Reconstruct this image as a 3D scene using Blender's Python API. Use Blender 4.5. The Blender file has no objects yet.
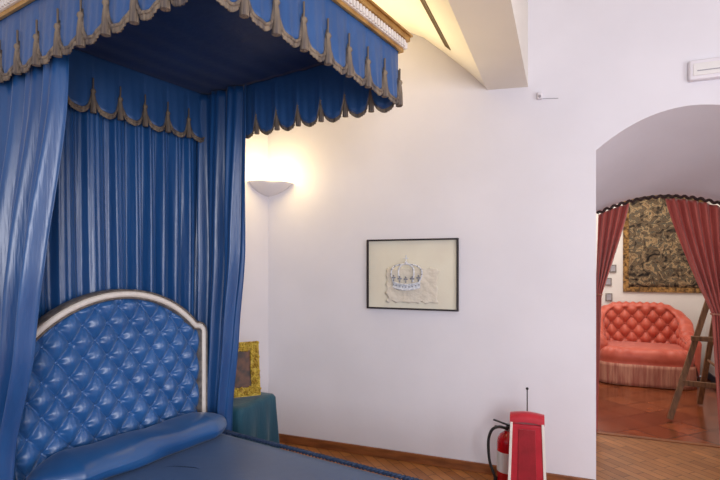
import bpy, bmesh, math, random
from mathutils import Vector, Matrix, noise
random.seed(7)
sc = bpy.context.scene
sc.view_settings.view_transform = 'Standard'
pi = math.pi

# ------------------------------------------------------------------ materials
def lin(c):
    return tuple(((x/255)/12.92 if x/255 <= 0.04045 else ((x/255+0.055)/1.055)**2.4) for x in c) + (1,)

def base_mat(name, color, rough=0.6, metal=0.0, sheen=0.0, spec=0.5):
    m = bpy.data.materials.new(name); m.use_nodes = True
    b = m.node_tree.nodes['Principled BSDF']
    b.inputs['Base Color'].default_value = lin(color)
    b.inputs['Roughness'].default_value = rough
    b.inputs['Metallic'].default_value = metal
    b.inputs['Specular IOR Level'].default_value = spec
    if sheen:
        b.inputs['Sheen Weight'].default_value = sheen
        b.inputs['Sheen Roughness'].default_value = 0.4
    return m, m.node_tree.nodes, m.node_tree.links, b

def coords(n, l, scale=(1,1,1), rot=(0,0,0)):
    tc = n.new('ShaderNodeTexCoord'); mp = n.new('ShaderNodeMapping')
    mp.inputs['Scale'].default_value = scale; mp.inputs['Rotation'].default_value = rot
    l.new(tc.outputs['Object'], mp.inputs['Vector'])
    return mp.outputs['Vector']

def noisy(name, c1, c2, rough=0.6, metal=0, scale=8, stretch=(1,1,1), bump=0.1, bscale=60, sheen=0, spec=0.5, detail=4):
    m, n, l, b = base_mat(name, c1, rough, metal, sheen, spec)
    v = coords(n, l, stretch)
    t = n.new('ShaderNodeTexNoise'); t.inputs['Scale'].default_value = scale; t.inputs['Detail'].default_value = detail
    l.new(v, t.inputs['Vector'])
    r = n.new('ShaderNodeValToRGB')
    r.color_ramp.elements[0].position = 0.35; r.color_ramp.elements[1].position = 0.65
    r.color_ramp.elements[0].color = lin(c1); r.color_ramp.elements[1].color = lin(c2)
    l.new(t.outputs['Fac'], r.inputs['Fac']); l.new(r.outputs['Color'], b.inputs['Base Color'])
    t2 = n.new('ShaderNodeTexNoise'); t2.inputs['Scale'].default_value = bscale
    l.new(v, t2.inputs['Vector'])
    bp = n.new('ShaderNodeBump'); bp.inputs['Strength'].default_value = bump; bp.inputs['Distance'].default_value = 0.01
    l.new(t2.outputs['Fac'], bp.inputs['Height']); l.new(bp.outputs['Normal'], b.inputs['Normal'])
    return m

M = {}
M['wall'] = noisy('plaster_wall', (228,226,232), (233,231,237), 0.9, scale=2, bump=0.06, bscale=25, spec=0.2)
M['wall2'] = noisy('plaster_wall_warm', (226,220,214), (232,227,222), 0.9, scale=2, bump=0.06, bscale=25, spec=0.2)
M['ceil'] = noisy('plaster_ceiling', (236,231,222), (240,235,226), 0.9, scale=2, bump=0.05, bscale=25, spec=0.2)
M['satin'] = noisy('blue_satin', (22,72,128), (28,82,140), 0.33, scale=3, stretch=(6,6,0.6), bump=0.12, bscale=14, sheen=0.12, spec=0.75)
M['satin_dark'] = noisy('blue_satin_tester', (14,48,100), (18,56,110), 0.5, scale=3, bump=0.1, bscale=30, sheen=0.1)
M['satin_tuft'] = noisy('blue_tufted_satin', (40,92,152), (48,102,164), 0.34, scale=5, bump=0.3, bscale=22, sheen=0.2, spec=0.7)
M['satin_val'] = noisy('blue_valance_satin', (36,80,134), (46,90,146), 0.40, scale=4, bump=0.1, bscale=40, sheen=0.1, spec=0.5)
M['bolster'] = noisy('blue_bolster_satin', (26,74,128), (34,86,142), 0.30, scale=3, stretch=(1,1,1), bump=0.35, bscale=7, sheen=0.1, spec=0.8)
M['fringe'] = noisy('grey_gold_fringe', (84,76,74), (140,124,104), 0.7, scale=60, stretch=(1,1,0.1), bump=0.5, bscale=220)
M['fringe_blue'] = noisy('blue_fringe', (20,44,76), (52,70,100), 0.7, scale=60, stretch=(1,1,0.1), bump=0.5, bscale=220)
M['gold'] = noisy('gilt_wood', (176,130,66), (206,164,96), 0.38, metal=0.6, scale=14, bump=0.3, bscale=60)
M['ivory'] = noisy('ivory_paint', (226,218,208), (236,230,222), 0.45, scale=9, bump=0.1, bscale=50)
M['greyline'] = noisy('grey_gilt_line', (112,104,100), (150,140,130), 0.5, metal=0.3, scale=30, bump=0.2)
M['teal'] = noisy('teal_tablecloth', (18,70,92), (26,82,102), 0.7, scale=5, stretch=(3,3,0.5), bump=0.25, bscale=24, sheen=0.2)
M['goldleaf'] = noisy('yellow_gold_leaf', (150,118,30), (206,178,70), 0.5, metal=0.25, scale=30, bump=0.6, bscale=90)
M['darkpic'] = noisy('dark_icon', (46,26,18), (110,64,36), 0.5, scale=16, bump=0.1)
M['blackframe'] = noisy('dark_frame_wood', (34,26,28), (48,38,40), 0.4, scale=20, bump=0.1)
M['mat_cream'] = noisy('cream_mat', (228,222,204), (232,228,210), 0.85, scale=6, bump=0.05)
M['paper'] = noisy('relief_paper', (228,222,208), (220,212,196), 0.9, scale=10, bump=0.8, bscale=28)
M['crown'] = noisy('silvery_paper', (196,202,212), (240,242,246), 0.5, scale=50, bump=0.3)
M['crown_grey'] = noisy('grey_ink_paper', (110,116,130), (160,164,174), 0.6, scale=50, bump=0.3)
M['red_metal'] = noisy('extinguisher_red', (190,14,24), (200,18,30), 0.25, scale=8, bump=0.02)
M['black'] = noisy('black_rubber', (18,18,20), (28,28,30), 0.5, scale=8, bump=0.1)
M['chrome'] = noisy('grey_metal', (150,150,152), (170,170,172), 0.3, metal=0.9, scale=8, bump=0.02)
M['white_lab'] = noisy('white_label', (226,224,222), (232,230,228), 0.5, scale=8, bump=0.02)
M['velvet'] = noisy('red_velvet', (172,14,36), (190,22,46), 0.6, scale=12, bump=0.1, sheen=0.6)
M['velvet_d'] = noisy('dark_red_velvet', (140,8,26), (160,14,34), 0.6, scale=12, bump=0.1, sheen=0.5)
M['sofa'] = noisy('salmon_red_velvet', (190,82,62), (204,98,76), 0.5, scale=8, bump=0.15, sheen=0.35)
M['sofa_fr'] = noisy('salmon_fringe', (160,92,76), (196,138,114), 0.7, scale=40, stretch=(1,1,0.08), bump=0.5, bscale=120)
M['curt_red'] = noisy('rose_red_drape', (172,76,68), (190,94,82), 0.6, scale=6, stretch=(4,4,0.5), bump=0.15, bscale=30, sheen=0.3)
M['darkrail'] = noisy('dark_braid', (30,14,14), (52,24,22), 0.6, scale=30, bump=0.2)
M['easel'] = noisy('weathered_wood', (96,64,40), (134,94,60), 0.6, scale=6, stretch=(8,8,1), bump=0.3)
M['basewood'] = noisy('baseboard_wood', (116,66,34), (150,90,48), 0.45, scale=6, stretch=(1,6,6), bump=0.15)
M['basedark'] = noisy('dark_painted_skirting', (52,52,64), (64,62,74), 0.5, scale=6, bump=0.1)
M['plastic'] = noisy('white_plastic', (226,222,228), (232,228,234), 0.4, scale=6, bump=0.01)
M['slot'] = noisy('grey_slot', (150,148,156), (170,166,172), 0.6, scale=6, bump=0.05)
M['vent'] = noisy('bronze_vent', (92,74,44), (120,98,60), 0.5, scale=40, bump=0.2)
M['wood_post'] = noisy('bed_wood', (80,50,30), (100,66,40), 0.5, scale=6, bump=0.1)
M['spread'] = noisy('dark_blue_satin_bedspread', (24,64,110), (30,74,122), 0.40, scale=2.5, bump=0.15, bscale=9, sheen=0.15, spec=0.6)

def brick_mat(name, c1, c2, cm, rot, bw, bh, mortar, offset, rough, nc=0.4, scale=1.0):
    m, n, l, b = base_mat(name, c1, rough)
    v = coords(n, l, (1,1,1), (0,0,rot))
    t = n.new('ShaderNodeTexBrick'); t.offset = offset
    t.inputs['Scale'].default_value = scale
    t.inputs['Color1'].default_value = lin(c1); t.inputs['Color2'].default_value = lin(c2); t.inputs['Mortar'].default_value = lin(cm)
    t.inputs['Mortar Size'].default_value = mortar; t.inputs['Brick Width'].default_value = bw; t.inputs['Row Height'].default_value = bh
    l.new(v, t.inputs['Vector'])
    ns = n.new('ShaderNodeTexNoise'); ns.inputs['Scale'].default_value = 5; ns.inputs['Detail'].default_value = 6
    l.new(v, ns.inputs['Vector'])
    mx = n.new('ShaderNodeMixRGB'); mx.blend_type = 'OVERLAY'; mx.inputs['Fac'].default_value = nc
    l.new(t.outputs['Color'], mx.inputs['Color1']); l.new(ns.outputs['Fac'], mx.inputs['Color2'])
    l.new(mx.outputs['Color'], b.inputs['Base Color'])
    bp = n.new('ShaderNodeBump'); bp.inputs['Strength'].default_value = 0.2; bp.inputs['Distance'].default_value = 0.003; bp.invert = True
    l.new(t.outputs['Fac'], bp.inputs['Height']); l.new(bp.outputs['Normal'], b.inputs['Normal'])
    return m
M['parquet'] = brick_mat('oak_parquet', (176,118,68), (146,92,50), (88,54,30), pi/4, 0.28, 0.07, 0.003, 0.5, 0.4)
M['tile'] = brick_mat('terracotta_tiles', (134,70,40), (108,53,30), (60,32,22), pi/4, 0.3, 0.3, 0.007, 0.0, 0.2, 0.5)

# tapestry
m, n, l, b = base_mat('verdure_tapestry', (90,70,50), 0.95, spec=0.1)
v = coords(n, l)
t = n.new('ShaderNodeTexNoise'); t.inputs['Scale'].default_value = 9; t.inputs['Detail'].default_value = 8; t.inputs['Distortion'].default_value = 1.6
l.new(v, t.inputs['Vector'])
r = n.new('ShaderNodeValToRGB'); cr = r.color_ramp
cr.elements[0].position = 0.3; cr.elements[0].color = lin((34,30,30))
cr.elements[1].position = 0.75; cr.elements[1].color = lin((206,186,150))
for p, c in ((0.40,(66,58,50)),(0.47,(116,96,74)),(0.52,(70,72,68)),(0.57,(168,142,106)),(0.64,(104,80,62))):
    e = cr.elements.new(p); e.color = lin(c)
l.new(t.outputs['Fac'], r.inputs['Fac']); l.new(r.outputs['Color'], b.inputs['Base Color'])
M['tapestry'] = m
M['tap_border'] = noisy('tapestry_border', (70,48,28), (170,128,72), 0.95, scale=28, bump=0.2)

# ------------------------------------------------------------------ geometry helper
WL = {}
class G:
    def __init__(s): s.v = []; s.f = []
    def box(s, c, d, ax=None):
        ax = ax or (Vector((1,0,0)), Vector((0,1,0)), Vector((0,0,1)))
        c = Vector(c); b = len(s.v)
        for i in (-1,1):
            for j in (-1,1):
                for k in (-1,1):
                    s.v.append(c + ax[0]*(i*d[0]/2) + ax[1]*(j*d[1]/2) + ax[2]*(k*d[2]/2))
        for f in ((0,1,3,2),(4,6,7,5),(0,4,5,1),(2,3,7,6),(0,2,6,4),(1,5,7,3)):
            s.f.append(tuple(b+i for i in f))
        return s
    def grid(s, fn, ns, nt, closed=False):
        b = len(s.v)
        cols = ns if closed else ns+1
        for j in range(nt+1):
            for i in range(cols):
                s.v.append(Vector(fn(i/ns, j/nt)))
        for j in range(nt):
            for i in range(ns):
                i2 = (i+1) % cols
                s.f.append((b+j*cols+i, b+j*cols+i2, b+(j+1)*cols+i2, b+(j+1)*cols+i))
        return s
    def cap(s, start, count, rev=False):
        ids = list(range(start, start+count))
        s.f.append(tuple(reversed(ids)) if rev else tuple(ids))
    def tube(s, pts, r, n=8, closed=False):
        pts = [Vector(p) for p in pts]; N = len(pts); b = len(s.v)
        prev = None
        for i, p in enumerate(pts):
            if closed: t = (pts[(i+1) % N]-pts[i-1])
            else: t = pts[min(i+1,N-1)]-pts[max(i-1,0)]
            t.normalize()
            if prev is None:
                a = Vector((0,0,1)) if abs(t.z) < 0.9 else Vector((1,0,0))
                x = t.cross(a).normalized()
            else:
                x = (prev - t*prev.dot(t)).normalized()
            prev = x; y = t.cross(x)
            rr = r(i/(N-1)) if callable(r) else r
            for k in range(n):
                a = 2*pi*k/n
                s.v.append(p + x*(rr*math.cos(a)) + y*(rr*math.sin(a)))
        for i in range(N if closed else N-1):
            j = (i+1) % N
            for k in range(n):
                k2 = (k+1) % n
                s.f.append((b+i*n+k, b+i*n+k2, b+j*n+k2, b+j*n+k))
        if not closed:
            s.cap(b, n, True); s.cap(b+(N-1)*n, n)
        return s
    def lathe(s, prof, c, n=24, a0=0, a1=2*pi):
        c = Vector(c)
        full = abs(a1-a0-2*pi) < 1e-6
        s.grid(lambda u, t: c + Vector((prof[round(t*(len(prof)-1))][0]*math.cos(a0+(a1-a0)*u), prof[round(t*(len(prof)-1))][0]*math.sin(a0+(a1-a0)*u), prof[round(t*(len(prof)-1))][1])), n, len(prof)-1, full)
        return s
    def sphere(s, c, r, n=10, sc=(1,1,1)):
        c = Vector(c)
        s.grid(lambda u, t: c + Vector((r*sc[0]*max(math.sin(pi*t),0.001)*math.cos(2*pi*u), r*sc[1]*max(math.sin(pi*t),0.001)*math.sin(2*pi*u), r*sc[2]*math.cos(pi*t))), n, max(4,n//2), True)
        return s
    def make(s, name, mat, parent=None, angle=45, **kw):
        mn = Vector([min(p[i] for p in s.v) for i in range(3)]); mx = Vector([max(p[i] for p in s.v) for i in range(3)])
        c = Vector(((mn.x+mx.x)/2, (mn.y+mx.y)/2, mn.z if parent is None else (mn.z+mx.z)/2))
        me = bpy.data.meshes.new(name)
        me.from_pydata([tuple(p-c) for p in s.v], [], s.f)
        bm = bmesh.new(); bm.from_mesh(me); bmesh.ops.recalc_face_normals(bm, faces=bm.faces); bm.to_mesh(me); bm.free()
        me.materials.append(M[mat] if isinstance(mat, str) else mat)
        me.shade_smooth(); me.set_sharp_from_angle(angle=math.radians(angle))
        o = bpy.data.objects.new(name, me); sc.collection.objects.link(o)
        WL[o.name] = c
        if parent is not None:
            o.parent = parent; o.location = c - WL[parent.name]
        else: o.location = c
        for k, val in kw.items():
            if k == 'bevel':
                md = o.modifiers.new('bevel', 'BEVEL'); md.width = val; md.segments = 3; md.limit_method = 'ANGLE'
            elif k == 'thick':
                md = o.modifiers.new('thick', 'SOLIDIFY'); md.thickness = val; md.offset = 0
            else: o[k] = val
        return o

def empty(name, loc, label, cat, group=None):
    o = bpy.data.objects.new(name, None); o.empty_display_size = 0.1
    sc.collection.objects.link(o); o.location = loc; WL[o.name] = Vector(loc)
    o['label'] = label; o['category'] = cat
    if group: o['group'] = group
    return o
def copy_to(o, newpos, base):
    c = o.copy(); c.location = o.location + (Vector(newpos)-Vector(base))
    sc.collection.objects.link(c); return c

U = Vector((0.983,-0.182,0)); V = Vector((0.182,0.983,0)); Z = Vector((0,0,1))
def W(u, v, z): return U*u + V*v + Z*z

# ------------------------------------------------------------------ structure
D, D2, D3 = 3.68, 4.93, 8.0
TOP = 3.45
def arch(x0, x1, zs, zt, n=24):
    pts = [(x0, 0.0), (x0, zs)]
    cx, h = (x0+x1)/2, (x1-x0)/2
    for i in range(1, n):
        x = x0+(x1-x0)*i/n
        pts.append((x, zt-(zt-zs)*((x-cx)/h)**2))
    pts += [(x1, zs), (x1, 0.0)]
    return pts
A = arch(0.204, 1.30, 2.265, 2.5); B = arch(0.26, 1.28, 1.95, 2.10)
g = G(); n_ = len(A)
def face_side(y, P, xl, xr, top):
    b = len(g.v)
    for (x, z) in P: g.v.append(Vector((x, y, z)))
    for (x, z) in P: g.v.append(Vector((x, y, top)))
    N = len(P)
    for i in range(1, N-2): g.f.append((b+i, b+i+1, b+N+i+1, b+N+i))
    k = len(g.v)
    g.v += [Vector((xl, y, 0)), Vector((xl, y, top)), Vector((xr, y, 0)), Vector((xr, y, top))]
    g.f.append((k, b, b+1, b+N+1, k+1)); g.f.append((b+N-1, k+2, k+3, b+2*N-2, b+N-2))
    return b
b1 = face_side(D, A, -2.345, 2.6, TOP); b2 = face_side(D2, B, -2.345, 2.6, TOP)
for i in range(n_-1): g.f.append((b1+i, b1+i+1, b2+i+1, b2+i))
wall = g.make('wall_back', 'wall', angle=35, kind='structure')
g = G(); c0 = Vector((-2.345, D, 0)); c1 = c0 - V*5.8
g.v += [c0, c1, c1+Z*TOP, c0+Z*TOP]; g.f.append((0,1,2,3))
off = U*-0.1
g.v += [p+off for p in g.v[:4]]; g.f += [(4,5,6,7),(0,1,5,4),(1,2,6,5),(2,3,7,6),(3,0,4,7)]
g.make('wall_left', 'wall', kind='structure')
G().box((2.65, 0.85, TOP/2), (0.1, 5.66, TOP)).make('wall_right', 'wall', kind='structure')
G().box((-0.4, 1.4, -0.05), (6.2, 7.06, 0.1)).make('floor', 'parquet', kind='structure')
G().box((0.6, (D2+D3)/2, -0.055), (2.6, D3-D2, 0.1)).make('floor', 'tile', kind='structure')
prof = [(-3.6,3.34),(-1.35,3.34),(-1.15,3.31),(-0.98,3.22),(-0.82,3.08),(-0.66,2.93),(-0.507,2.77),(-0.507,2.76),(-0.227,2.745),(-0.227,3.40),(2.6,3.40),(2.6,3.5),(-3.6,3.5)]
g = G(); N = len(prof)
for y in (-2.0, D): 
    for (x, z) in prof: g.v.append(Vector((x, y, z)))
for i in range(N):
    j = (i+1) % N; g.f.append((i, j, N+j, N+i))
g.make('ceiling', 'ceil', angle=30, kind='structure')
G().box((0.6, D3+0.05, 1.5), (2.6, 0.1, 3.0)).make('wall_far', 'wall2', kind='structure')
G().box((1.83, (D2+D3)/2, 1.5), (0.1, D3-D2, 3.0)).make('wall_east', 'wall2', kind='structure')
G().box((-0.75, (D2+D3)/2, 1.5), (0.1, D3-D2, 3.0)).make('wall_west', 'wall2', kind='structure')
G().box((0.55, (D2+D3)/2, 3.05), (2.7, D3-D2, 0.1)).make('ceiling', 'ceil', kind='structure')
G().box((-1.07, D-0.009, 0.035), (2.54, 0.018, 0.07)).make('baseboard_back', 'basewood', bevel=0.004, kind='structure')
G().box((1.771, 6.45, 0.045), (0.018, 3.0, 0.09)).make('baseboard_east', 'basedark', bevel=0.004, kind='structure')
G().box((0.5, D3-0.009, 0.045), (2.4, 0.018, 0.09)).make('baseboard_far', 'basedark', bevel=0.004, kind='structure')
G().box((0.77, D2, 0.004), (1.02, 0.05, 0.01)).make('trim_1', 'basewood', kind='structure')

# ceiling vent
g = G(); a = math.atan2(-(3.08-2.93), 0.16)
ax = (Vector((math.cos(a),0,math.sin(a))), Vector((0,1,0)), Vector((-math.sin(a),0,math.cos(a))))
cc = Vector((-0.735, 3.06, 3.0))
vent = empty('air_vent', cc, 'narrow bronze slotted air vent set in the vaulted ceiling', 'vent')
for i in (-1, 1): g.box(cc+ax[0]*(0.022*i), (0.008, 0.72, 0.012), ax)
for i in (-1, 1): g.box(cc+ax[1]*(0.36*i), (0.052, 0.010, 0.012), ax)
g.make('vent_frame', 'vent', vent)
g = G()
for i in range(3): g.box(cc+ax[0]*(-0.011+0.011*i), (0.004, 0.71, 0.01), ax)
g.box(cc+ax[2]*0.004, (0.038,0.71,0.002), ax)
g.make('slats', 'vent', vent)

# ------------------------------------------------------------------ bed
bed = empty('canopy_bed', W(-1.5, 1.52, 0), 'single bed with blue satin canopy, curtains and tufted headboard', 'bed')
VN, VF, UH, UF = 0.95, 2.10, -2.52, -1.13
bx = (U, V, Z)
G().box(W(-1.44,1.51,0.22), (1.78,0.88,0.30), bx).make('bed_base', 'wood_post', bed, bevel=0.01)
G().box(W(-1.44,1.51,0.44), (1.78,0.88,0.14), bx).make('mattress', 'ivory', bed, bevel=0.03)
legg = G().box(W(-2.28,1.12,0.035), (0.07,0.07,0.07), bx).make('leg', 'wood_post', bed)
for (u_, v_) in ((-2.28,1.9),(-0.6,1.12),(-0.6,1.9)): copy_to(legg, W(u_,v_,0), W(-2.28,1.12,0))
p0 = G().box(W(-2.56,1.0,1.265), (0.05,0.05,2.53), bx).make('post', 'wood_post', bed)
copy_to(p0, W(0,2.03,0), W(0,1.0,0))
# headboard
hc = W(-2.43,1.49,0.7)
hb = bpy.data.objects.new('headboard', None); hb.empty_display_size = .1; sc.collection.objects.link(hb)
WL[hb.name] = hc; hb.parent = bed; hb.location = hc-WL[bed.name]
HC, HH = 1.49, 0.455
HR = 0.205
R_ = (HH**2+HR**2)/(2*HR); zc = 1.352-R_; a_ = math.asin(HH/R_); ZS = 1.352-HR
HV = 2.005
path = [(HV,0.12),(HV,0.5),(HV,0.9),(HV,ZS-0.05),(HV-0.003,ZS-0.025),(HV-0.018,ZS-0.008),(HV-0.04,ZS-0.002)]
for i in range(33):
    a = a_-2*a_*i/32; path.append((HC+R_*math.sin(a), zc+R_*math.cos(a)))
path += [(HC*2-x, z) for (x, z) in reversed(path[:7])]
def ztop(v):
    d = abs(v-HC)
    if d <= HH: return zc+math.sqrt(R_*R_-d*d)
    return ZS-0.01*(d-HH)/0.07
def tuft(a, z):
    p, q = a/0.122+z/0.16, a/0.122-z/0.16
    sp_, sq_ = abs(math.sin(pi*p)), abs(math.sin(pi*q))
    fp, fq = p-round(p), q-round(q)
    d = math.hypot(fp, fq); ang = math.atan2(fq, fp)
    fold = 0.12*math.sin(7*ang+3*round(p)+5*round(q))*math.exp(-(d/0.34)**2)*min(1, d/0.1)
    return (sp_*sq_)**0.42*0.5 + (sp_*sq_)*0.34 + 0.26*(1-math.exp(-(d/0.14)**2)) - 0.18 + fold
def hfn(s, t):
    v = (2*HC-HV)+0.012+(2*(HV-HC)-0.024)*s; zt = ztop(v)-0.015
    z = 0.50+(zt-0.50)*t
    e = min(1, min(zt-z, v-(2*HC-HV)-0.012, HV-0.012-v)/0.03); e = max(0, e)
    return W(-2.435+0.016+0.041*tuft(v-HC, z-0.65)*e**0.5, v, z)
G().grid(hfn, 260, 200).make('tufted_panel', 'satin_tuft', hb, angle=180)
G().box(W(-2.45,HC,0.62), (0.03,1.0,1.04), bx).make('backing_board', 'wood_post', hb)
btn = None
for i in range(-12, 13):
    for j in range(-12, 13):
        a = (i+j)/2*0.122; z = (i-j)/2*0.16+0.65; v = HC+a
        if 1.01 < v < 1.975 and 0.68 < z < ztop(v)-0.045:
            pos = W(-2.422, v, z)
            if btn is None:
                btn = G().sphere(pos, 0.010, 10).make('button', 'satin_tuft', hb); bpos = pos
            else: copy_to(btn, pos, bpos)
def sweep(path, prof, u0):
    g = G(); N = len(path)
    nr = []
    for i in range(N):
        x0, z0 = path[max(i-1,0)]; x1, z1 = path[min(i+1,N-1)]
        dx, dz = x1-x0, z1-z0; L = math.hypot(dx, dz); nr.append((dz/L, -dx/L))
    K = len(prof)
    def fn(s, t):
        i = round(t*(N-1)); k = round(s*K) % K
        o, d = prof[k]
        return W(u0+d, path[i][0]+nr[i][0]*o, path[i][1]+nr[i][1]*o)
    g.grid(fn, K, N-1, True)
    g.cap(0, K); g.cap((N-1)*K, K, True)
    return g
sweep(path, [(-0.015,0),(-0.015,0.055),(-0.008,0.066),(0.008,0.066),(0.015,0.055),(0.015,0)], -2.44).make('frame', 'ivory', hb, angle=60, label='ivory painted arched frame')
for o_ in (-0.020, 0.020):
    sweep(path, [(o_-0.005,0),(o_-0.005,0.058),(o_,0.064),(o_+0.005,0.058),(o_+0.005,0)], -2.44).make('bead_trim', 'greyline', hb, angle=60)

# curtains
def headfn(s, t):
    v = 0.955+1.16*s; z = 2.54-2.35*t
    f = 11*s+0.35*math.sin(9*s)+0.12*math.sin(3*t+5*s)
    a = 0.030*(math.sin(2*pi*f)+0.35*math.sin(4*pi*f+1))
    a += 0.006*math.sin(2*pi*41*s+3*math.sin(3*t+4*s))*(1-t)
    return W(-2.510+a*(0.55+0.35*t), v, z)
G().grid(headfn, 320, 40).make('curtain', 'satin', bed, angle=180, thick=0.003, label='pleated blue satin panel behind the headboard')
def side_curt(v0, front, vs, nf, amp, z0=2.54, z1=0.06, ph=0, ub=-2.48):
    def fn(s, t):
        z = z0+(z1-z0)*t; f = front(z)
        u = ub+(f-ub)*s
        k = amp*(0.55+0.45*min(1, t*3))
        a = k*math.sin(2*pi*nf*s+ph+0.8*math.sin(2.2*t+3*s))+0.3*k*math.sin(2*pi*nf*2.7*s+2*t+ph)
        b = 0.25*k*math.cos(2*pi*nf*s+1.5*t)
        return W(u+b*s*(1-s)*4, vs(z)+a, z)
    return fn
def lerp_tab(tab):
    def f(z):
        if z >= tab[0][0]: return tab[0][1]
        for (z0, a0), (z1, a1) in zip(tab, tab[1:]):
            if z >= z1:
                t = (z0-z)/(z0-z1); t = t*t*(3-2*t)*0.4+t*0.6
                return a0+(a1-a0)*t
        return tab[-1][1]
    return f
nf_ = lerp_tab([(2.5,-1.97),(2.1,-1.975),(1.5,-2.03),(1.16,-2.08),(0.75,-2.22),(0.05,-2.32)])
ff_ = lerp_tab([(2.5,-2.10),(1.6,-2.15),(1.1,-2.21),(0.6,-2.27),(0.05,-2.28)])
nv_ = lerp_tab([(2.5,0.992),(2.2,0.985),(1.4,0.925),(0.05,0.92)])
G().grid(side_curt(0, nf_, nv_, 4.2, 0.034, ub=-2.52), 150, 60).make('curtain', 'satin', bed, angle=180, thick=0.003, label='blue satin side curtain gathered towards the headboard')
fv_ = lerp_tab([(2.5,2.062),(2.2,2.064),(1.4,2.085),(0.05,2.085)])
G().grid(side_curt(0, ff_, fv_, 3.3, 0.032, ph=1.0, ub=-2.54), 150, 60).make('curtain', 'satin', bed, angle=180, thick=0.003, label='blue satin side curtain gathered beside the wall')

# canopy
cn = bpy.data.objects.new('canopy', None); cn.empty_display_size = .1; sc.collection.objects.link(cn)
cpos = W((UH+UF)/2, (VN+VF)/2, 2.5); WL[cn.name] = cpos; cn.parent = bed; cn.location = cpos-WL[bed.name]
def testf(s, t):
    return W(UH-0.01+(UF-UH+0.01)*s, VN+(VF-VN)*t, 2.552-0.02*math.sin(pi*s)*math.sin(pi*t)+0.002*math.sin(60*s))
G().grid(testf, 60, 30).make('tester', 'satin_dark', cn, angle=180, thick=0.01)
sides = [(UF,VN,UF,VF,8,1), (UH,VN,UF,VN,9,-1), (UH,VF,UF,VF,9,1), (UH+0.05,VN,UH+0.05,VF,8,1)]
tas = None; ZJ, ZB, ZT = 2.382, 2.262, 2.560
for (u0,v0,u1,v1,nl,sg) in sides:
    du, dv = u1-u0, v1-v0
    if (u0 == u1): nu, nv = (1,0)
    else: nu, nv = (0, -1 if v0 == VN else 1)
    def bot(s):
        x = (s*nl) % 1.0; q = 2*x-1
        return ZJ-(ZJ-ZB)*max(0, 1-abs(q)**2.3)**0.5
    def off_(s, t):
        x = (s*nl) % 1.0
        return (0.018*math.sin(pi*x)+0.003*math.sin(2*pi*3*s*nl))*t
    def warp(s):
        k = s*nl; i = math.floor(k); x = k-i
        return (i+0.5-0.5*math.cos(pi*x))/nl
    def vf(s, t):
        s = warp(s); z = ZT+(bot(s)-ZT)*t; o = off_(s, t)
        return W(u0+du*s+nu*o, v0+dv*s+nv*o, z)
    G().grid(vf, nl*18, 10).make('valance', 'satin_val', cn, angle=180, thick=0.004)
    def edge(s):
        s = warp(s); o = off_(s,1)+0.004
        return W(u0+du*s+nu*o, v0+dv*s+nv*o, bot(s)+0.004)
    def ff(s, t):
        w_ = warp(s); zig = 0.003*(1 if (round(s*nl*36) % 2) else -1)*t
        o = off_(w_,1)+0.003+zig
        ln = 0.024-0.006*abs(((w_*nl)%1.0)*2-1)
        return W(u0+du*w_+nu*o, v0+dv*w_+nv*o, bot(w_)+0.004-ln*t)
    g = G().grid(ff, nl*36, 3)
    g.tube([edge(i/(nl*18)) for i in range(nl*18+1)], 0.0045, 6)
    g.make('fringe', 'fringe', cn, angle=180, thick=0.004, kind='stuff')
    for i in range(nl+1):
        if i == 0 and u0 != u1: continue
        s = i/nl; pos = W(u0+du*s+nu*0.012, v0+dv*s+nv*0.012, ZJ-0.005)
        if tas is None:
            g = G().lathe([(0.001,0.055),(0.004,0.052),(0.0035,0.0),(0.010,-0.004),(0.0135,-0.014),(0.008,-0.025),(0.010,-0.032),(0.0135,-0.065),(0.015,-0.120),(0.001,-0.123)], pos, 12)
            tas = g.make('tassel', 'fringe', cn); tpos = pos
        else: copy_to(tas, pos, tpos)
def ring(g, o, z0, z1):
    a, b, c, d = UH-0.03, UF+o, VN-o, VF+o
    w = o-0.006
    g.box(W(b-w/2, (c+d)/2, (z0+z1)/2), (w, d-c, z1-z0), bx)
    g.box(W((a+b-w)/2, c+w/2, (z0+z1)/2), (b-w-a, w, z1-z0), bx)
    g.box(W((a+b-w)/2, d-w/2, (z0+z1)/2), (b-w-a, w, z1-z0), bx)
g = G(); ring(g, 0.022, 2.512, 2.530); ring(g, 0.045, 2.566, 2.590); ring(g, 0.055, 2.590, 2.600)
g.make('cornice', 'gold', cn, bevel=0.003)
g = G(); ring(g, 0.030, 2.530, 2.566); g.make('frieze', 'ivory', cn)
g = G(); P_ = 0.024
for i in range(int((VF-VN+0.06)/P_)): g.box(W(UF+0.034, VN-0.025+P_*i, 2.548), (0.012,0.014,0.03), bx)
for i in range(int((UF-UH+0.05)/P_)):
    g.box(W(UH+P_*i, VN-0.034, 2.548), (0.014,0.012,0.03), bx); g.box(W(UH+P_*i, VF+0.034, 2.548), (0.014,0.012,0.03), bx)
g.make('bead_molding', 'ivory', cn, bevel=0.003)

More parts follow.
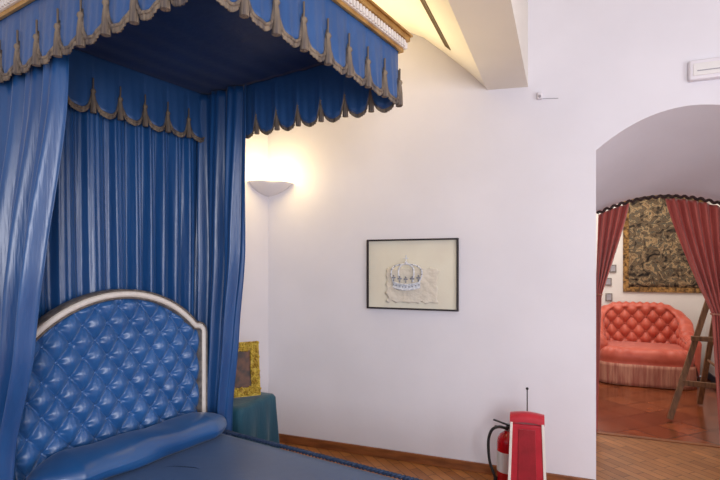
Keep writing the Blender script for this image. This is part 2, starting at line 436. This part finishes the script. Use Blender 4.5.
# bedspread
def rr(u0,u1,v0,v1,r,s):
    pts = []
    for (cu,cv,a0) in ((u1-r,v1-r,0),(u0+r,v1-r,pi/2),(u0+r,v0+r,pi),(u1-r,v0+r,1.5*pi)):
        for k in range(7): a = a0+pi/2*k/6; pts.append((cu+r*math.cos(a), cv+r*math.sin(a)))
    N = len(pts); Ls = [0]
    for i in range(N): p, q = pts[i], pts[(i+1)%N]; Ls.append(Ls[-1]+math.hypot(q[0]-p[0], q[1]-p[1]))
    d = (s % 1.0)*Ls[-1]
    for i in range(N):
        if d <= Ls[i+1]+1e-9:
            t = (d-Ls[i])/max(1e-9, Ls[i+1]-Ls[i]); p, q = pts[i], pts[(i+1)%N]
            return (p[0]+(q[0]-p[0])*t, p[1]+(q[1]-p[1])*t)
    return pts[0]
BU0, BU1, BV0, BV1 = -2.36, -0.52, 1.00, 1.99
spr = [(0,0.08),(0,0.25),(0,0.42),(0.0,0.50),(0.008,0.53),(0.025,0.546),(0.06,0.552),(0.15,0.555),(0.3,0.556),(0.44,0.556)]
def sf(s, t):
    i = round(t*(len(spr)-1)); ins, z = spr[i]
    u, v = rr(BU0+ins, BU1-ins, BV0+ins, BV1-ins, max(0.05-ins*0.5, 0.01), s)
    k = 0.006*math.sin(s*2*pi*60)*(1-z/0.45 if z<0.45 else 0)
    return W(u+k, v+k, z)
g = G().grid(sf, 240, len(spr)-1, True); g.cap((len(spr)-1)*240, 240)
sp = g.make('bedspread', 'spread', angle=60, label='dark blue satin bedspread with corded edge over the canopy bed', category='bedspread')
def cord(g):
    for ph in (0, pi):
        q = []; M_ = 880
        for i in range(M_):
            s = i/M_; u, v = rr(BU0+0.004, BU1-0.004, BV0+0.004, BV1-0.004, 0.05, s)
            a = s*2*pi*130+ph; q.append(W(u, v+0.006*math.cos(a), 0.551+0.006*math.sin(a)))
        g.tube(q, 0.0068, 5, True)
    return g
cord(G()).make('edge_cord', 'fringe_blue', sp, angle=180)
# bolster
def bf(s, t):
    v = 0.985+1.02*s; e = min(s, 1-s); r = 0.076*min(1, (e/0.16+0.02))**0.42*(1+0.02*math.sin(17*s))
    a = 2*pi*t
    w_ = 1+0.04*math.sin(9*s+3*a)+0.03*math.sin(23*s+a*2)
    ce = math.copysign(abs(math.cos(a))**0.8, math.cos(a)); 
    return W(-2.225+1.75*r*w_*ce, v, max(0.562, 0.607+r*w_*math.sin(a)))
G().grid(bf, 90, 36).make('bolster', 'bolster', angle=180, label='long soft blue satin bolster lying against the tufted headboard', category='pillow')

# ------------------------------------------------------------------ bedside table and gilt icon
TX0, TX1, TY0, TY1, TZ = -2.40, -1.885, 2.64, 3.07, 0.585
tb = empty('side_table', ((TX0+TX1)/2, (TY0+TY1)/2, 0), 'low side table covered by a floor-length teal cloth', 'table')
G().box(((TX0+TX1)/2,(TY0+TY1)/2,TZ-0.02), (TX1-TX0-0.03,TY1-TY0-0.03,0.024)).make('tabletop', 'wood_post', tb)
lg = G().box((TX0+0.06,TY0+0.06,TZ/2-0.015), (0.04,0.04,TZ-0.034)).make('leg', 'wood_post', tb)
for (x,y) in ((TX1-0.06,TY0+0.06),(TX0+0.06,TY1-0.06),(TX1-0.06,TY1-0.06)): copy_to(lg, (x,y,0), (TX0+0.06,TY0+0.06,0))
def tf(s, t):
    if t < 0.15:
        k = t/0.15; x, y = rr(TX0,TX1,TY0,TY1,0.03,s); cx, cy = (TX0+TX1)/2, (TY0+TY1)/2
        return (cx+(x-cx)*k, cy+(y-cy)*k, TZ)
    k = (t-0.15)/0.85; x, y = rr(TX0,TX1,TY0,TY1,0.03,s); cx, cy = (TX0+TX1)/2, (TY0+TY1)/2
    f = 0.024*k*(1+1.0*math.sin(2*pi*11*s+1.5*k))
    dx, dy = x-cx, y-cy; L = math.hypot(dx, dy)
    return (x+dx/L*f, y+dy/L*f, TZ-(TZ-0.012)*k)
G().grid(tf, 200, 28, True).make('tablecloth', 'teal', tb, angle=60, thick=0.004)

nrm = Vector((0.72,-0.69,0)).normalized(); rt = Vector((-nrm.y, nrm.x, 0)) ; tl = (nrm*-0.18+Z).normalized(); nn = rt.cross(tl)
pc = Vector((-2.075, 2.86, TZ+0.197))
ic = empty('framed_icon', pc-Vector((0,0,0.192)), 'small dark icon in a leafy yellow-gold frame on the teal table', 'picture frame')
iax = (rt, nn, tl); IW, IH = 0.31, 0.37
G().box(pc, (IW-0.06, 0.012, IH-0.06), iax).make('icon_panel', 'darkpic', ic)
g = G()
for (o_, w_, h_) in ((tl*(IH/2-0.03), IW, 0.06),(tl*-(IH/2-0.03), IW, 0.06),(rt*(IW/2-0.03), 0.06, IH-0.12),(rt*-(IW/2-0.03), 0.06, IH-0.12)):
    g.box(pc+o_, (w_, 0.03, h_), iax)
for i in range(700):
    q = random.random()*2*(IW+IH-0.12); e = random.uniform(-0.03, 0.026)
    if q < IW: p = rt*(q-IW/2)+tl*(IH/2-0.03+e)
    elif q < 2*IW: p = rt*(q-IW*1.5)-tl*(IH/2-0.034+e*0.9)
    elif q < 2*IW+IH-0.12: p = tl*(q-2*IW-(IH-0.12)/2)+rt*(IW/2-0.03+e)
    else: p = tl*(q-2*IW-(IH-0.12)*1.5)-rt*(IW/2-0.03+e)
    g.sphere(pc+p-nn*0.015*(1 if nn.dot(nrm) < 0 else -1), random.uniform(0.005,0.010), 6)
g.make('frame', 'goldleaf', ic, label='leafy yellow-gold frame')

# ------------------------------------------------------------------ wall art
ar = empty('framed_artwork', (-1.067, D-0.012, 1.158), 'white paper crown relief on cream mat in thin dark frame', 'picture')
X0, X1, Z0, Z1 = -1.426, -0.709, 1.16, 1.698
cx, cz = (X0+X1)/2, (Z0+Z1)/2
g = G(); fw = 0.012
g.box((cx,D-0.015,Z1-fw/2),(X1-X0,0.03,fw)).box((cx,D-0.015,Z0+fw/2),(X1-X0,0.03,fw)).box((X0+fw/2,D-0.015,cz),(fw,0.03,Z1-Z0-2*fw)).box((X1-fw/2,D-0.015,cz),(fw,0.03,Z1-Z0-2*fw))
g.make('frame', 'blackframe', ar)
G().box((cx,D-0.006,cz),(X1-X0-2*fw,0.008,Z1-Z0-2*fw)).make('mat_board', 'mat_cream', ar)
def pf(s, t):
    x = -1.265+0.40*s; z = 1.215+0.26*t
    e = 0.012*noise.noise(Vector((x*14,z*14,0)))
    ed = (0 if 0 < s < 1 else 1)*0.025*noise.noise(Vector((z*30,3,s))); ez = (0 if 0 < t < 1 else 1)*0.025*noise.noise(Vector((x*30,7,t)))
    return (x+ed, D-0.017-abs(e)*0.7, z+ez)
G().grid(pf, 40, 32).make('embossed_paper', 'paper', ar, angle=180, thick=0.002)
ccx, ccz = -1.10, 1.43
g = G(); yy = D-0.034
CS = 1.15
def el(x, z, k=0): return (ccx+x*CS, yy-0.012*math.cos(x/0.11*1.3)-k, ccz+z*CS)
for zz, r_ in ((-0.085,0.007),(-0.05,0.006)):
    g.tube([el(x/20*0.095, zz-0.018*math.cos(x/20*pi/2)) for x in range(-20,21)], r_, 6)
g.grid(lambda s,t: el((s*2-1)*0.093, -0.085+0.035*t-0.018*math.cos((s*2-1)*pi/2), -0.004), 24, 3)
def hoop(sx, wd, k):
    return (sx*wd*(0.095*(1-k)**0.5*(1+0.55*math.sin(pi*k)))*0.92, -0.05+0.118*k+0.03*math.sin(pi*k))
for sx in (-1,1):
    for wd in (1.0, 0.5):
        g.tube([el(*hoop(sx, wd, i/20)) for i in range(21)], 0.0065, 6)
g.sphere(el(0,0.075,0.003), 0.014, 10)
g.tube([el(0,0.08),el(0,0.125)], 0.004, 6).tube([el(-0.016,0.105),el(0.016,0.105)], 0.004, 6)
cw = g.make('paper_crown', 'crown', ar)
jw = None; jpts = [el(i*0.022,-0.068-0.016*math.cos(i/4*pi/2),0.006) for i in range(-4,5)]
for sx in (-1,1):
    for k in (0.25,0.45,0.65,0.85): 
        x, z = hoop(sx,1.0,k); jpts.append(el(x,z,0.006))
for p in jpts:
    if jw is None: jw = G().sphere(p, 0.0058, 8).make('jewel','crown_grey',cw); jp = p
    else: copy_to(jw, p, jp)
fn_ = None
for i in (-1,-0.5,0,0.5,1):
    x = i*0.085; zt = -0.022-0.01*math.cos(i*pi/2); p = Vector(el(x, zt, 0.006))
    if fn_ is None:
        g = G().tube([p+Vector((0,0,-0.028)), p+Vector((0,0,0.006))],0.004,6)
        for k in range(3): g.sphere(p+Vector(((k-1)*0.010,0,0.014 if k==1 else 0)),0.007,8)
        fn_ = g.make('finial','crown_grey',cw); fp_ = p
    else: copy_to(fn_, p, fp_)

# ------------------------------------------------------------------ corner uplighter
cs = Vector((-2.345, D, 0)); a1 = math.radians(0); a0 = math.radians(-90-10.5)
pr = [(0.008,2.085),(0.05,2.092),(0.10,2.105),(0.15,2.125),(0.19,2.148),(0.22,2.170),(0.232,2.182),(0.235,2.188),(0.225,2.188),(0.18,2.165),(0.10,2.13),(0.02,2.12)]
up = G().lathe(pr, cs+Vector((0.004,-0.006,0)), 24, a0, a1).make('wall_uplight', 'wall', angle=60, label='shallow white plaster bowl uplighter fitted in the wall corner', category='lamp')
bulb = G().sphere(cs+Vector((0.09,-0.09,2.152)), 0.018, 12)
mb = bpy.data.materials.new('warm_bulb'); mb.use_nodes = True
mb.node_tree.nodes['Principled BSDF'].inputs['Emission Color'].default_value = (1,0.72,0.35,1)
mb.node_tree.nodes['Principled BSDF'].inputs['Emission Strength'].default_value = 10
bulb.make('bulb', mb, up)

# ------------------------------------------------------------------ sensor, emergency light
sn = empty('wall_sensor', (-0.148, D-0.001, 2.65), 'small white alarm sensor on the wall beside the beam', 'sensor')
G().box((-0.148,D-0.016,2.668),(0.035,0.032,0.05)).make('housing', 'plastic', sn, bevel=0.008)
G().sphere((-0.148,D-0.034,2.66),0.010,10).make('lens', 'slot', sn)
G().tube([(-0.13,D-0.004,2.65),(-0.06,D-0.004,2.643),(-0.03,D-0.004,2.64)],0.002,6).make('cable', 'slot', sn)
em = empty('emergency_light', (0.86, D, 2.64), 'white rectangular emergency light box above the arched doorway', 'light fixture')
G().box((0.865,D-0.020,2.705),(0.28,0.05,0.125)).make('housing', 'plastic', em, bevel=0.01)
G().box((0.865,D-0.047,2.705),(0.24,0.006,0.075)).make('diffuser', 'white_lab', em, bevel=0.002)
g = G()
g.box((0.865,D-0.051,2.695),(0.20,0.002,0.006))
g.make('grille', 'slot', em)

# ------------------------------------------------------------------ extinguisher and red stand
ex = Vector((-0.335, 3.42, 0))
fe = empty('fire_extinguisher', ex, 'red fire extinguisher with black hose on the floor by the wall', 'fire extinguisher')
G().lathe([(0.001,0.0),(0.066,0.0),(0.072,0.01),(0.072,0.33),(0.066,0.36),(0.05,0.385),(0.028,0.4),(0.022,0.41),(0.001,0.411)], ex, 32).make('cylinder', 'red_metal', fe)
G().lathe([(0.001,0.405),(0.02,0.405),(0.02,0.425),(0.014,0.43),(0.014,0.455),(0.001,0.456)], ex, 16).make('valve', 'chrome', fe)
g = G().box(ex+Vector((-0.035,-0.02,0.462)),(0.12,0.02,0.008),(Vector((0.95,0.1,-0.28)).normalized(),Vector((0,1,0)),Vector((0.28,0,0.95)).normalized()))
g.box(ex+Vector((-0.035,-0.02,0.435)),(0.10,0.02,0.008)); g.make('handle', 'black', fe, bevel=0.003)
hp = [(-0.0,-0.02,0.425),(-0.05,-0.04,0.44),(-0.095,-0.05,0.42),(-0.118,-0.05,0.36),(-0.12,-0.05,0.28),(-0.11,-0.05,0.2),(-0.085,-0.05,0.13),(-0.078,-0.03,0.10)]
def smooth_path(P, k=6):
    P = [Vector(p) for p in P]; out = []
    for i in range(len(P)-1):
        p0, p1, p2, p3 = P[max(i-1,0)], P[i], P[i+1], P[min(i+2,len(P)-1)]
        for j in range(k):
            t = j/k
            out.append(0.5*((2*p1)+(p2-p0)*t+(2*p0-5*p1+4*p2-p3)*t*t+(3*p1-p0-3*p2+p3)*t**3))
    out.append(P[-1]); return out
G().tube([ex+p for p in smooth_path(hp)], 0.0095, 10).make('hose', 'black', fe)
G().tube([ex+Vector((-0.078,-0.03,0.10)), ex+Vector((-0.078,-0.02,0.03))], lambda t: 0.012+0.006*t, 12).make('nozzle', 'black', fe)
G().grid(lambda s,t: ex+Vector((0.0728*math.cos(math.radians(190+100*s)),0.0728*math.sin(math.radians(190+100*s)),0.15+0.13*t)),16,4).make('label_sticker','white_lab',fe)

st = Vector((-0.205, 3.24, 0))
rs = empty('velvet_display_stand', st, 'red velvet tapered stand with cream edges and thin rod', 'stand')
f1 = Vector((0.95,0.05,0)).normalized(); f2 = Vector((-f1.y,f1.x,0))
def taper(g, x0, x1, y0, y1, z0, z1, k0, k1):
    b = len(g.v)
    for (z, k) in ((z0,k0),(z1,k1)):
        for (x, y) in ((x0,y0),(x1,y0),(x1,y1),(x0,y1)):
            g.v.append(st+f1*(x*k)+f2*(y)+Z*z)
    for f in ((0,3,2,1),(4,5,6,7),(0,1,5,4),(1,2,6,5),(2,3,7,6),(3,0,4,7)): g.f.append(tuple(b+i for i in f))
g = G(); taper(g,-0.105,0.105,-0.045,0.045,0.0,0.53,1.12,0.92); g.make('body','velvet',rs,bevel=0.012)
g = G()
g.grid(lambda s,t: st+f1*((-0.1+0.2*s))+f2*(0.05*math.cos(pi*(1-t)))+Z*(0.531+0.055*math.sin(pi*t)**0.7+0.012*math.sin(pi*s)),16,16)
g.grid(lambda s,t: st+f1*((-0.1))+f2*(0.05*math.cos(pi*(1-s)))+Z*(0.531+(0.055*math.sin(pi*s)**0.7)*t),16,4)
g.grid(lambda s,t: st+f1*((0.1))+f2*(0.05*math.cos(pi*(1-s)))+Z*(0.531+(0.055*math.sin(pi*s)**0.7)*t),16,4)
g.make('padded_top','velvet',rs,angle=50)
for sx in (-1,1):
    g = G(); taper(g, sx*0.098-0.008, sx*0.098+0.008, -0.052,-0.045,0.0,0.54,1.12,0.92); g.make('edge_trim','ivory',rs,bevel=0.002)
g = G(); taper(g,-0.052,0.052,-0.051,-0.045,0.0,0.50,1.12,0.92); g.make('centre_panel','velvet_d',rs,bevel=0.002)
G().tube([st+f2*0.05+Z*0.50, st+f2*0.05+Z*0.72],0.0035,8).sphere(st+f2*0.05+Z*0.727,0.009,10).make('rod','black',rs)

# ------------------------------------------------------------------ doorway drapes
YC = 4.86
def archz(x):
    q = (x-0.77)/0.51; return 2.07-0.13*q*q
rail = G().tube([(0.275+0.99*i/120, 4.80, archz(0.275+0.99*i/120)+0.008*math.sin(i*0.9)) for i in range(121)], 0.012, 8)
rl = rail.make('curtain_rail', 'darkrail', label='dark wavy braided rail following the doorway arch', category='curtain rail')
def drape(xa, xb, tie_z, ta, tb, ba, bb, nf, lab):
    def fn(s, t):
        x_top = xa+(xb-xa)*s; zt = archz(x_top)-0.01
        if t < 0.6:
            k = t/0.6; z = zt+(tie_z-zt)*k
            x = x_top+((ta+(tb-ta)*s)-x_top)*(k**1.15)
        else:
            k = (t-0.6)/0.4; z = tie_z*(1-k)+0.03*k; x = (ta+(tb-ta)*s)+((ba+(bb-ba)*s)-(ta+(tb-ta)*s))*k
        amp = 0.026 if t < 0.5 else 0.026*(0.5+abs(t-0.6)*1.5)
        return (x, YC+0.012+amp*math.sin(2*pi*nf*s+1.2*math.sin(3*t)), z)
    return G().grid(fn, 110, 50).make('curtain', 'curt_red', angle=180, thick=0.004, label=lab, category='curtain', group='doorway drapes')
d1 = drape(0.29, 0.53, 1.24, 0.268, 0.315, 0.262, 0.278, 4, 'narrow rose-red drape tied back, small side of the arch')
d2 = drape(0.80, 1.25, 1.10, 1.13, 1.25, 1.19, 1.26, 6, 'wide rose-red drape swept aside and tied in the arch')
def tie(x0, x1, z, par):
    g = G().tube([((x0+x1)/2+ (x1-x0)/2*1.15*math.cos(a), YC+0.01+0.03*math.sin(a), z) for a in [2*pi*i/24 for i in range(24)]], 0.008, 8, True)
    g.make('tieback','sofa_fr',par)
tie(0.275,0.312,1.24,d1); tie(1.13,1.25,1.10,d2)

# ------------------------------------------------------------------ tapestry + small frames
tp = empty('tapestry', (1.26, D3-0.01, 1.12), 'brown and green verdure tapestry hung on the white wall', 'tapestry')
G().grid(lambda s,t: (0.86+0.84*s, D3-0.016-0.004*math.sin(14*s), 1.19+1.28*t),30,20).make('woven_field','tapestry',tp,angle=180,thick=0.008)
g = G()
g.box((1.28,D3-0.0122,1.155),(0.98,0.024,0.07)).box((1.28,D3-0.0122,2.505),(0.98,0.024,0.07)).box((0.825,D3-0.0122,1.83),(0.07,0.024,1.28)).box((1.735,D3-0.0122,1.83),(0.07,0.024,1.28))
g.make('border','tap_border',tp)
for (x, z) in ((0.60,1.26),(0.66,1.45),(0.61,1.04)):
    e = empty('picture_frame', (x, D3-0.01, z-0.05), 'tiny grey framed picture on the white wall', 'picture frame', 'small grey wall pictures')
    G().box((x,D3-0.01,z),(0.09,0.02,0.11)).make('frame','greyline',e,bevel=0.004)
    G().box((x,D3-0.021,z),(0.06,0.004,0.08)).make('print','slot',e)

# ------------------------------------------------------------------ sofa
SX, SY0, SY1 = 0.96, 7.02, 7.93; SWH = 0.58
so = empty('sofa', (SX, 7.45, 0), 'salmon-red tufted loveseat with long fringe below the tapestry', 'sofa')
def plan(s):
    a = s
    if a < 0.25:
        k = a/0.25; return Vector((SX-SWH, SY0+0.18+(SY1-0.30-SY0-0.18)*k, 0)), Vector((1,0,0))
    if a < 0.35:
        k = (a-0.25)/0.1*pi/2; r = 0.25
        return Vector((SX-SWH+r-r*math.cos(k), SY1-0.30+r*math.sin(k), 0)), Vector((math.cos(k),-math.sin(k),0))
    if a <= 0.65:
        k = (a-0.35)/0.3; return Vector((SX-SWH+0.25+(2*SWH-0.5)*k, SY1-0.05, 0)), Vector((0,-1,0))
    if a < 0.75:
        k = (1-(a-0.65)/0.1)*pi/2; r = 0.25
        return Vector((SX+SWH-r+r*math.cos(k), SY1-0.30+r*math.sin(k), 0)), Vector((-math.cos(k),-math.sin(k),0))
    k = (a-0.75)/0.25; return Vector((SX+SWH, SY1-0.30-(SY1-0.30-SY0-0.18)*k, 0)), Vector((-1,0,0))
def toph(s):
    e = min(s, 1-s)
    k = max(0, min(1, (e-0.14)/0.24)); k = k*k*(3-2*k)
    return 0.58+0.37*k+0.03*math.sin(pi*s)
def backf(s, t):
    p, nrm_ = plan(s); h = toph(s)
    if t < 0.6:
        k = t/0.6; z = 0.36+(h-0.05-0.36)*k
        tf_ = (abs(math.sin(pi*(s*13+z*5)))*abs(math.sin(pi*(s*13-z*5))))**0.45
        return p+nrm_*(0.11+0.065*tf_-0.02*k)+Z*z
    if t < 0.8:
        k = (t-0.6)/0.2*pi
        sc_ = 0.008*math.sin(2*pi*26*s)
        return p+nrm_*(0.055+0.08*math.cos(k))+Z*(h-0.05+(0.06+sc_)*math.sin(k))
    k = (t-0.8)/0.2
    return p+nrm_*(-0.025)*(1-k)+Z*(h-0.05+(0.12-h+0.05)*k)
g = G().grid(backf, 300, 60)
for s_ in (0.0, 1.0):
    b = len(g.v); ring_ = [backf(s_, t/30) for t in range(31)]
    dirv = Vector((0,-1,0)); c_ = sum(ring_, Vector())/31
    for k in (0, 0.5, 0.85): 
        for p in ring_: g.v.append(c_+(p-c_)*(1-k**2*0.6)+dirv*0.04*k)
    for k in range(2):
        for i in range(30): g.f.append((b+k*31+i, b+k*31+i+1, b+(k+1)*31+i+1, b+(k+1)*31+i))
    g.f.append(tuple(range(b+62, b+93)))
g.make('backrest', 'sofa', so, angle=180, label='deep-buttoned curved back and arms')
def se(s, k):
    a = 2*pi*s; x = math.cos(a); y = math.sin(a)
    ex_ = 0.5 if y < 0 else 0.4
    return SX+(SWH-0.03)*k*math.copysign(abs(x)**ex_, x), 7.42+(0.42 if y < 0 else 0.34)*k*math.copysign(abs(y)**0.55, y)
sp_ = [(0.97,0.14),(1.0,0.20),(0.985,0.265),(0.97,0.29),(0.985,0.31),(1.0,0.35),(0.99,0.40),(0.95,0.43),(0.88,0.452),(0.7,0.462),(0.4,0.466),(0.02,0.468)]
def seatf(s, t):
    k, z = sp_[round(t*(len(sp_)-1))]; x, y = se(s, k)
    z += 0.010*math.sin(2*pi*24*s) if (0.8 < k < 0.992 and z > 0.38) else 0
    return (x, y, z)
g = G().grid(seatf, 160, len(sp_)-1, True); g.cap((len(sp_)-1)*160, 160); g.make('seat', 'sofa', so, angle=70)
def skf(s, t):
    x, y = se(s, 1.01); z = 0.27-0.265*t; k = 1+0.012*math.sin(2*pi*70*s)*t+0.01*t
    return (SX+(x-SX)*k, 7.42+(y-7.42)*k, z)
G().grid(skf, 560, 6, True).make('fringe', 'sofa_fr', so, angle=180, thick=0.006, kind='stuff', label='long salmon bullion fringe')
sb = None
for j in range(5, 9):
    for i in range(3, 24):
        if (i+j) % 2: continue
        s2, z = i/26, j/10
        if not 0.12 < s2 < 0.88 or z > toph(s2)-0.1: continue
        p, nr = plan(s2); pos = p+nr*0.115+Z*z
        if sb is None: sb = G().sphere(pos, 0.013, 8).make('button','sofa',so); sbp = pos
        else: copy_to(sb, pos, sbp)

# ------------------------------------------------------------------ easel
ea = empty('easel', (1.3, 5.85, 0), 'weathered brown wooden studio easel standing on terracotta tiles', 'easel')
ap = Vector((1.50, 5.93, 1.62))
def beam(g, p, q, w=0.05, d=0.03):
    p, q = Vector(p), Vector(q); z_ = (q-p).normalized(); x_ = z_.cross(Vector((0,1,0.01))).normalized(); y_ = z_.cross(x_)
    return g.box((p+q)/2, (w, d, (q-p).length), (x_, y_, z_))
l1 = Vector((0.955,5.60,0.01)); l2 = Vector((1.70,5.50,0.01)); l3 = Vector((1.36,6.35,0.01))
for (a_p, off3) in ((l1,(-0.03,0,0)),(l2,(0.03,0,0)),(l3,(0,0.03,0))):
    beam(G(), a_p, ap+Vector(off3)).make('leg','easel',ea,bevel=0.003)
def on(l_, z): return l_+(ap-l_)*(z/ap.z)
beam(G(), on(l1,0.35), on(l2,0.35)).make('crossbar','easel',ea,bevel=0.003)
beam(G(), on(l1,0.78)+Vector((-0.06,-0.02,0)), on(l2,0.78)+Vector((0.03,-0.02,0)), 0.045, 0.05).make('tray','easel',ea,bevel=0.003)
beam(G(), (on(l1,0.35)+on(l2,0.35))/2+Vector((0,-0.01,0)), ap+Vector((0,-0.02,0.3)), 0.05,0.02).make('mast','easel',ea,bevel=0.003)
beam(G(), on(l3,0.5), (on(l1,0.5)+on(l2,0.5))/2, 0.02,0.015).make('brace','easel',ea)

# ------------------------------------------------------------------ lights
def area(name, loc, tgt, size, power, col, sy=None):
    L = bpy.data.lights.new(name, 'AREA'); L.energy = power; L.color = col; L.size = size
    if sy: L.shape = 'RECTANGLE'; L.size_y = sy
    o = bpy.data.objects.new(name, L); sc.collection.objects.link(o); o.location = loc
    o.rotation_euler = (Vector(tgt)-Vector(loc)).to_track_quat('-Z','Y').to_euler()
    return o
area('window_daylight', (1.5,-1.7,1.7), (-0.7,3.2,1.2), 1.1, 94, (0.94,0.94,1.0), 1.6)
area('window_daylight_side', (2.45,1.2,1.8), (-1.5,2.2,1.3), 1.0, 34, (0.94,0.94,1.0), 1.5)
area('room_lamp', (0.6,6.6,2.9), (0.6,6.6,0), 1.2, 46, (1.0,0.95,0.88), 1.6)
pl = bpy.data.lights.new('uplight_bulb_light','POINT'); pl.energy = 6; pl.color = (1.0,0.74,0.34); pl.shadow_soft_size = 0.04
po = bpy.data.objects.new('uplight_bulb_light', pl); sc.collection.objects.link(po); po.location = (-2.18,3.48,2.23)
sl = bpy.data.lights.new('uplight_beam','SPOT'); sl.energy = 170; sl.color = (1.0,0.76,0.36); sl.spot_size = math.radians(85); sl.spot_blend = 1.0; sl.shadow_soft_size = 0.05
so_ = bpy.data.objects.new('uplight_beam', sl); sc.collection.objects.link(so_); so_.location = (-2.16,3.46,2.22)
so_.rotation_euler = (Vector((-1.1,2.7,3.4))-so_.location).to_track_quat('-Z','Y').to_euler()
w = bpy.data.worlds.new('world'); sc.world = w; w.use_nodes = True
w.node_tree.nodes['Background'].inputs['Color'].default_value = (0.88,0.89,1.0,1)
w.node_tree.nodes['Background'].inputs['Strength'].default_value = 0.80

cam = bpy.data.cameras.new('camera'); cam.lens = 25; cam.sensor_width = 36; cam.shift_y = 25/720; cam.clip_start = 0.05
co = bpy.data.objects.new('camera', cam); sc.collection.objects.link(co)
co.location = (0,0,1.5); co.rotation_euler = (pi/2, 0, math.radians(22.1)); sc.camera = co
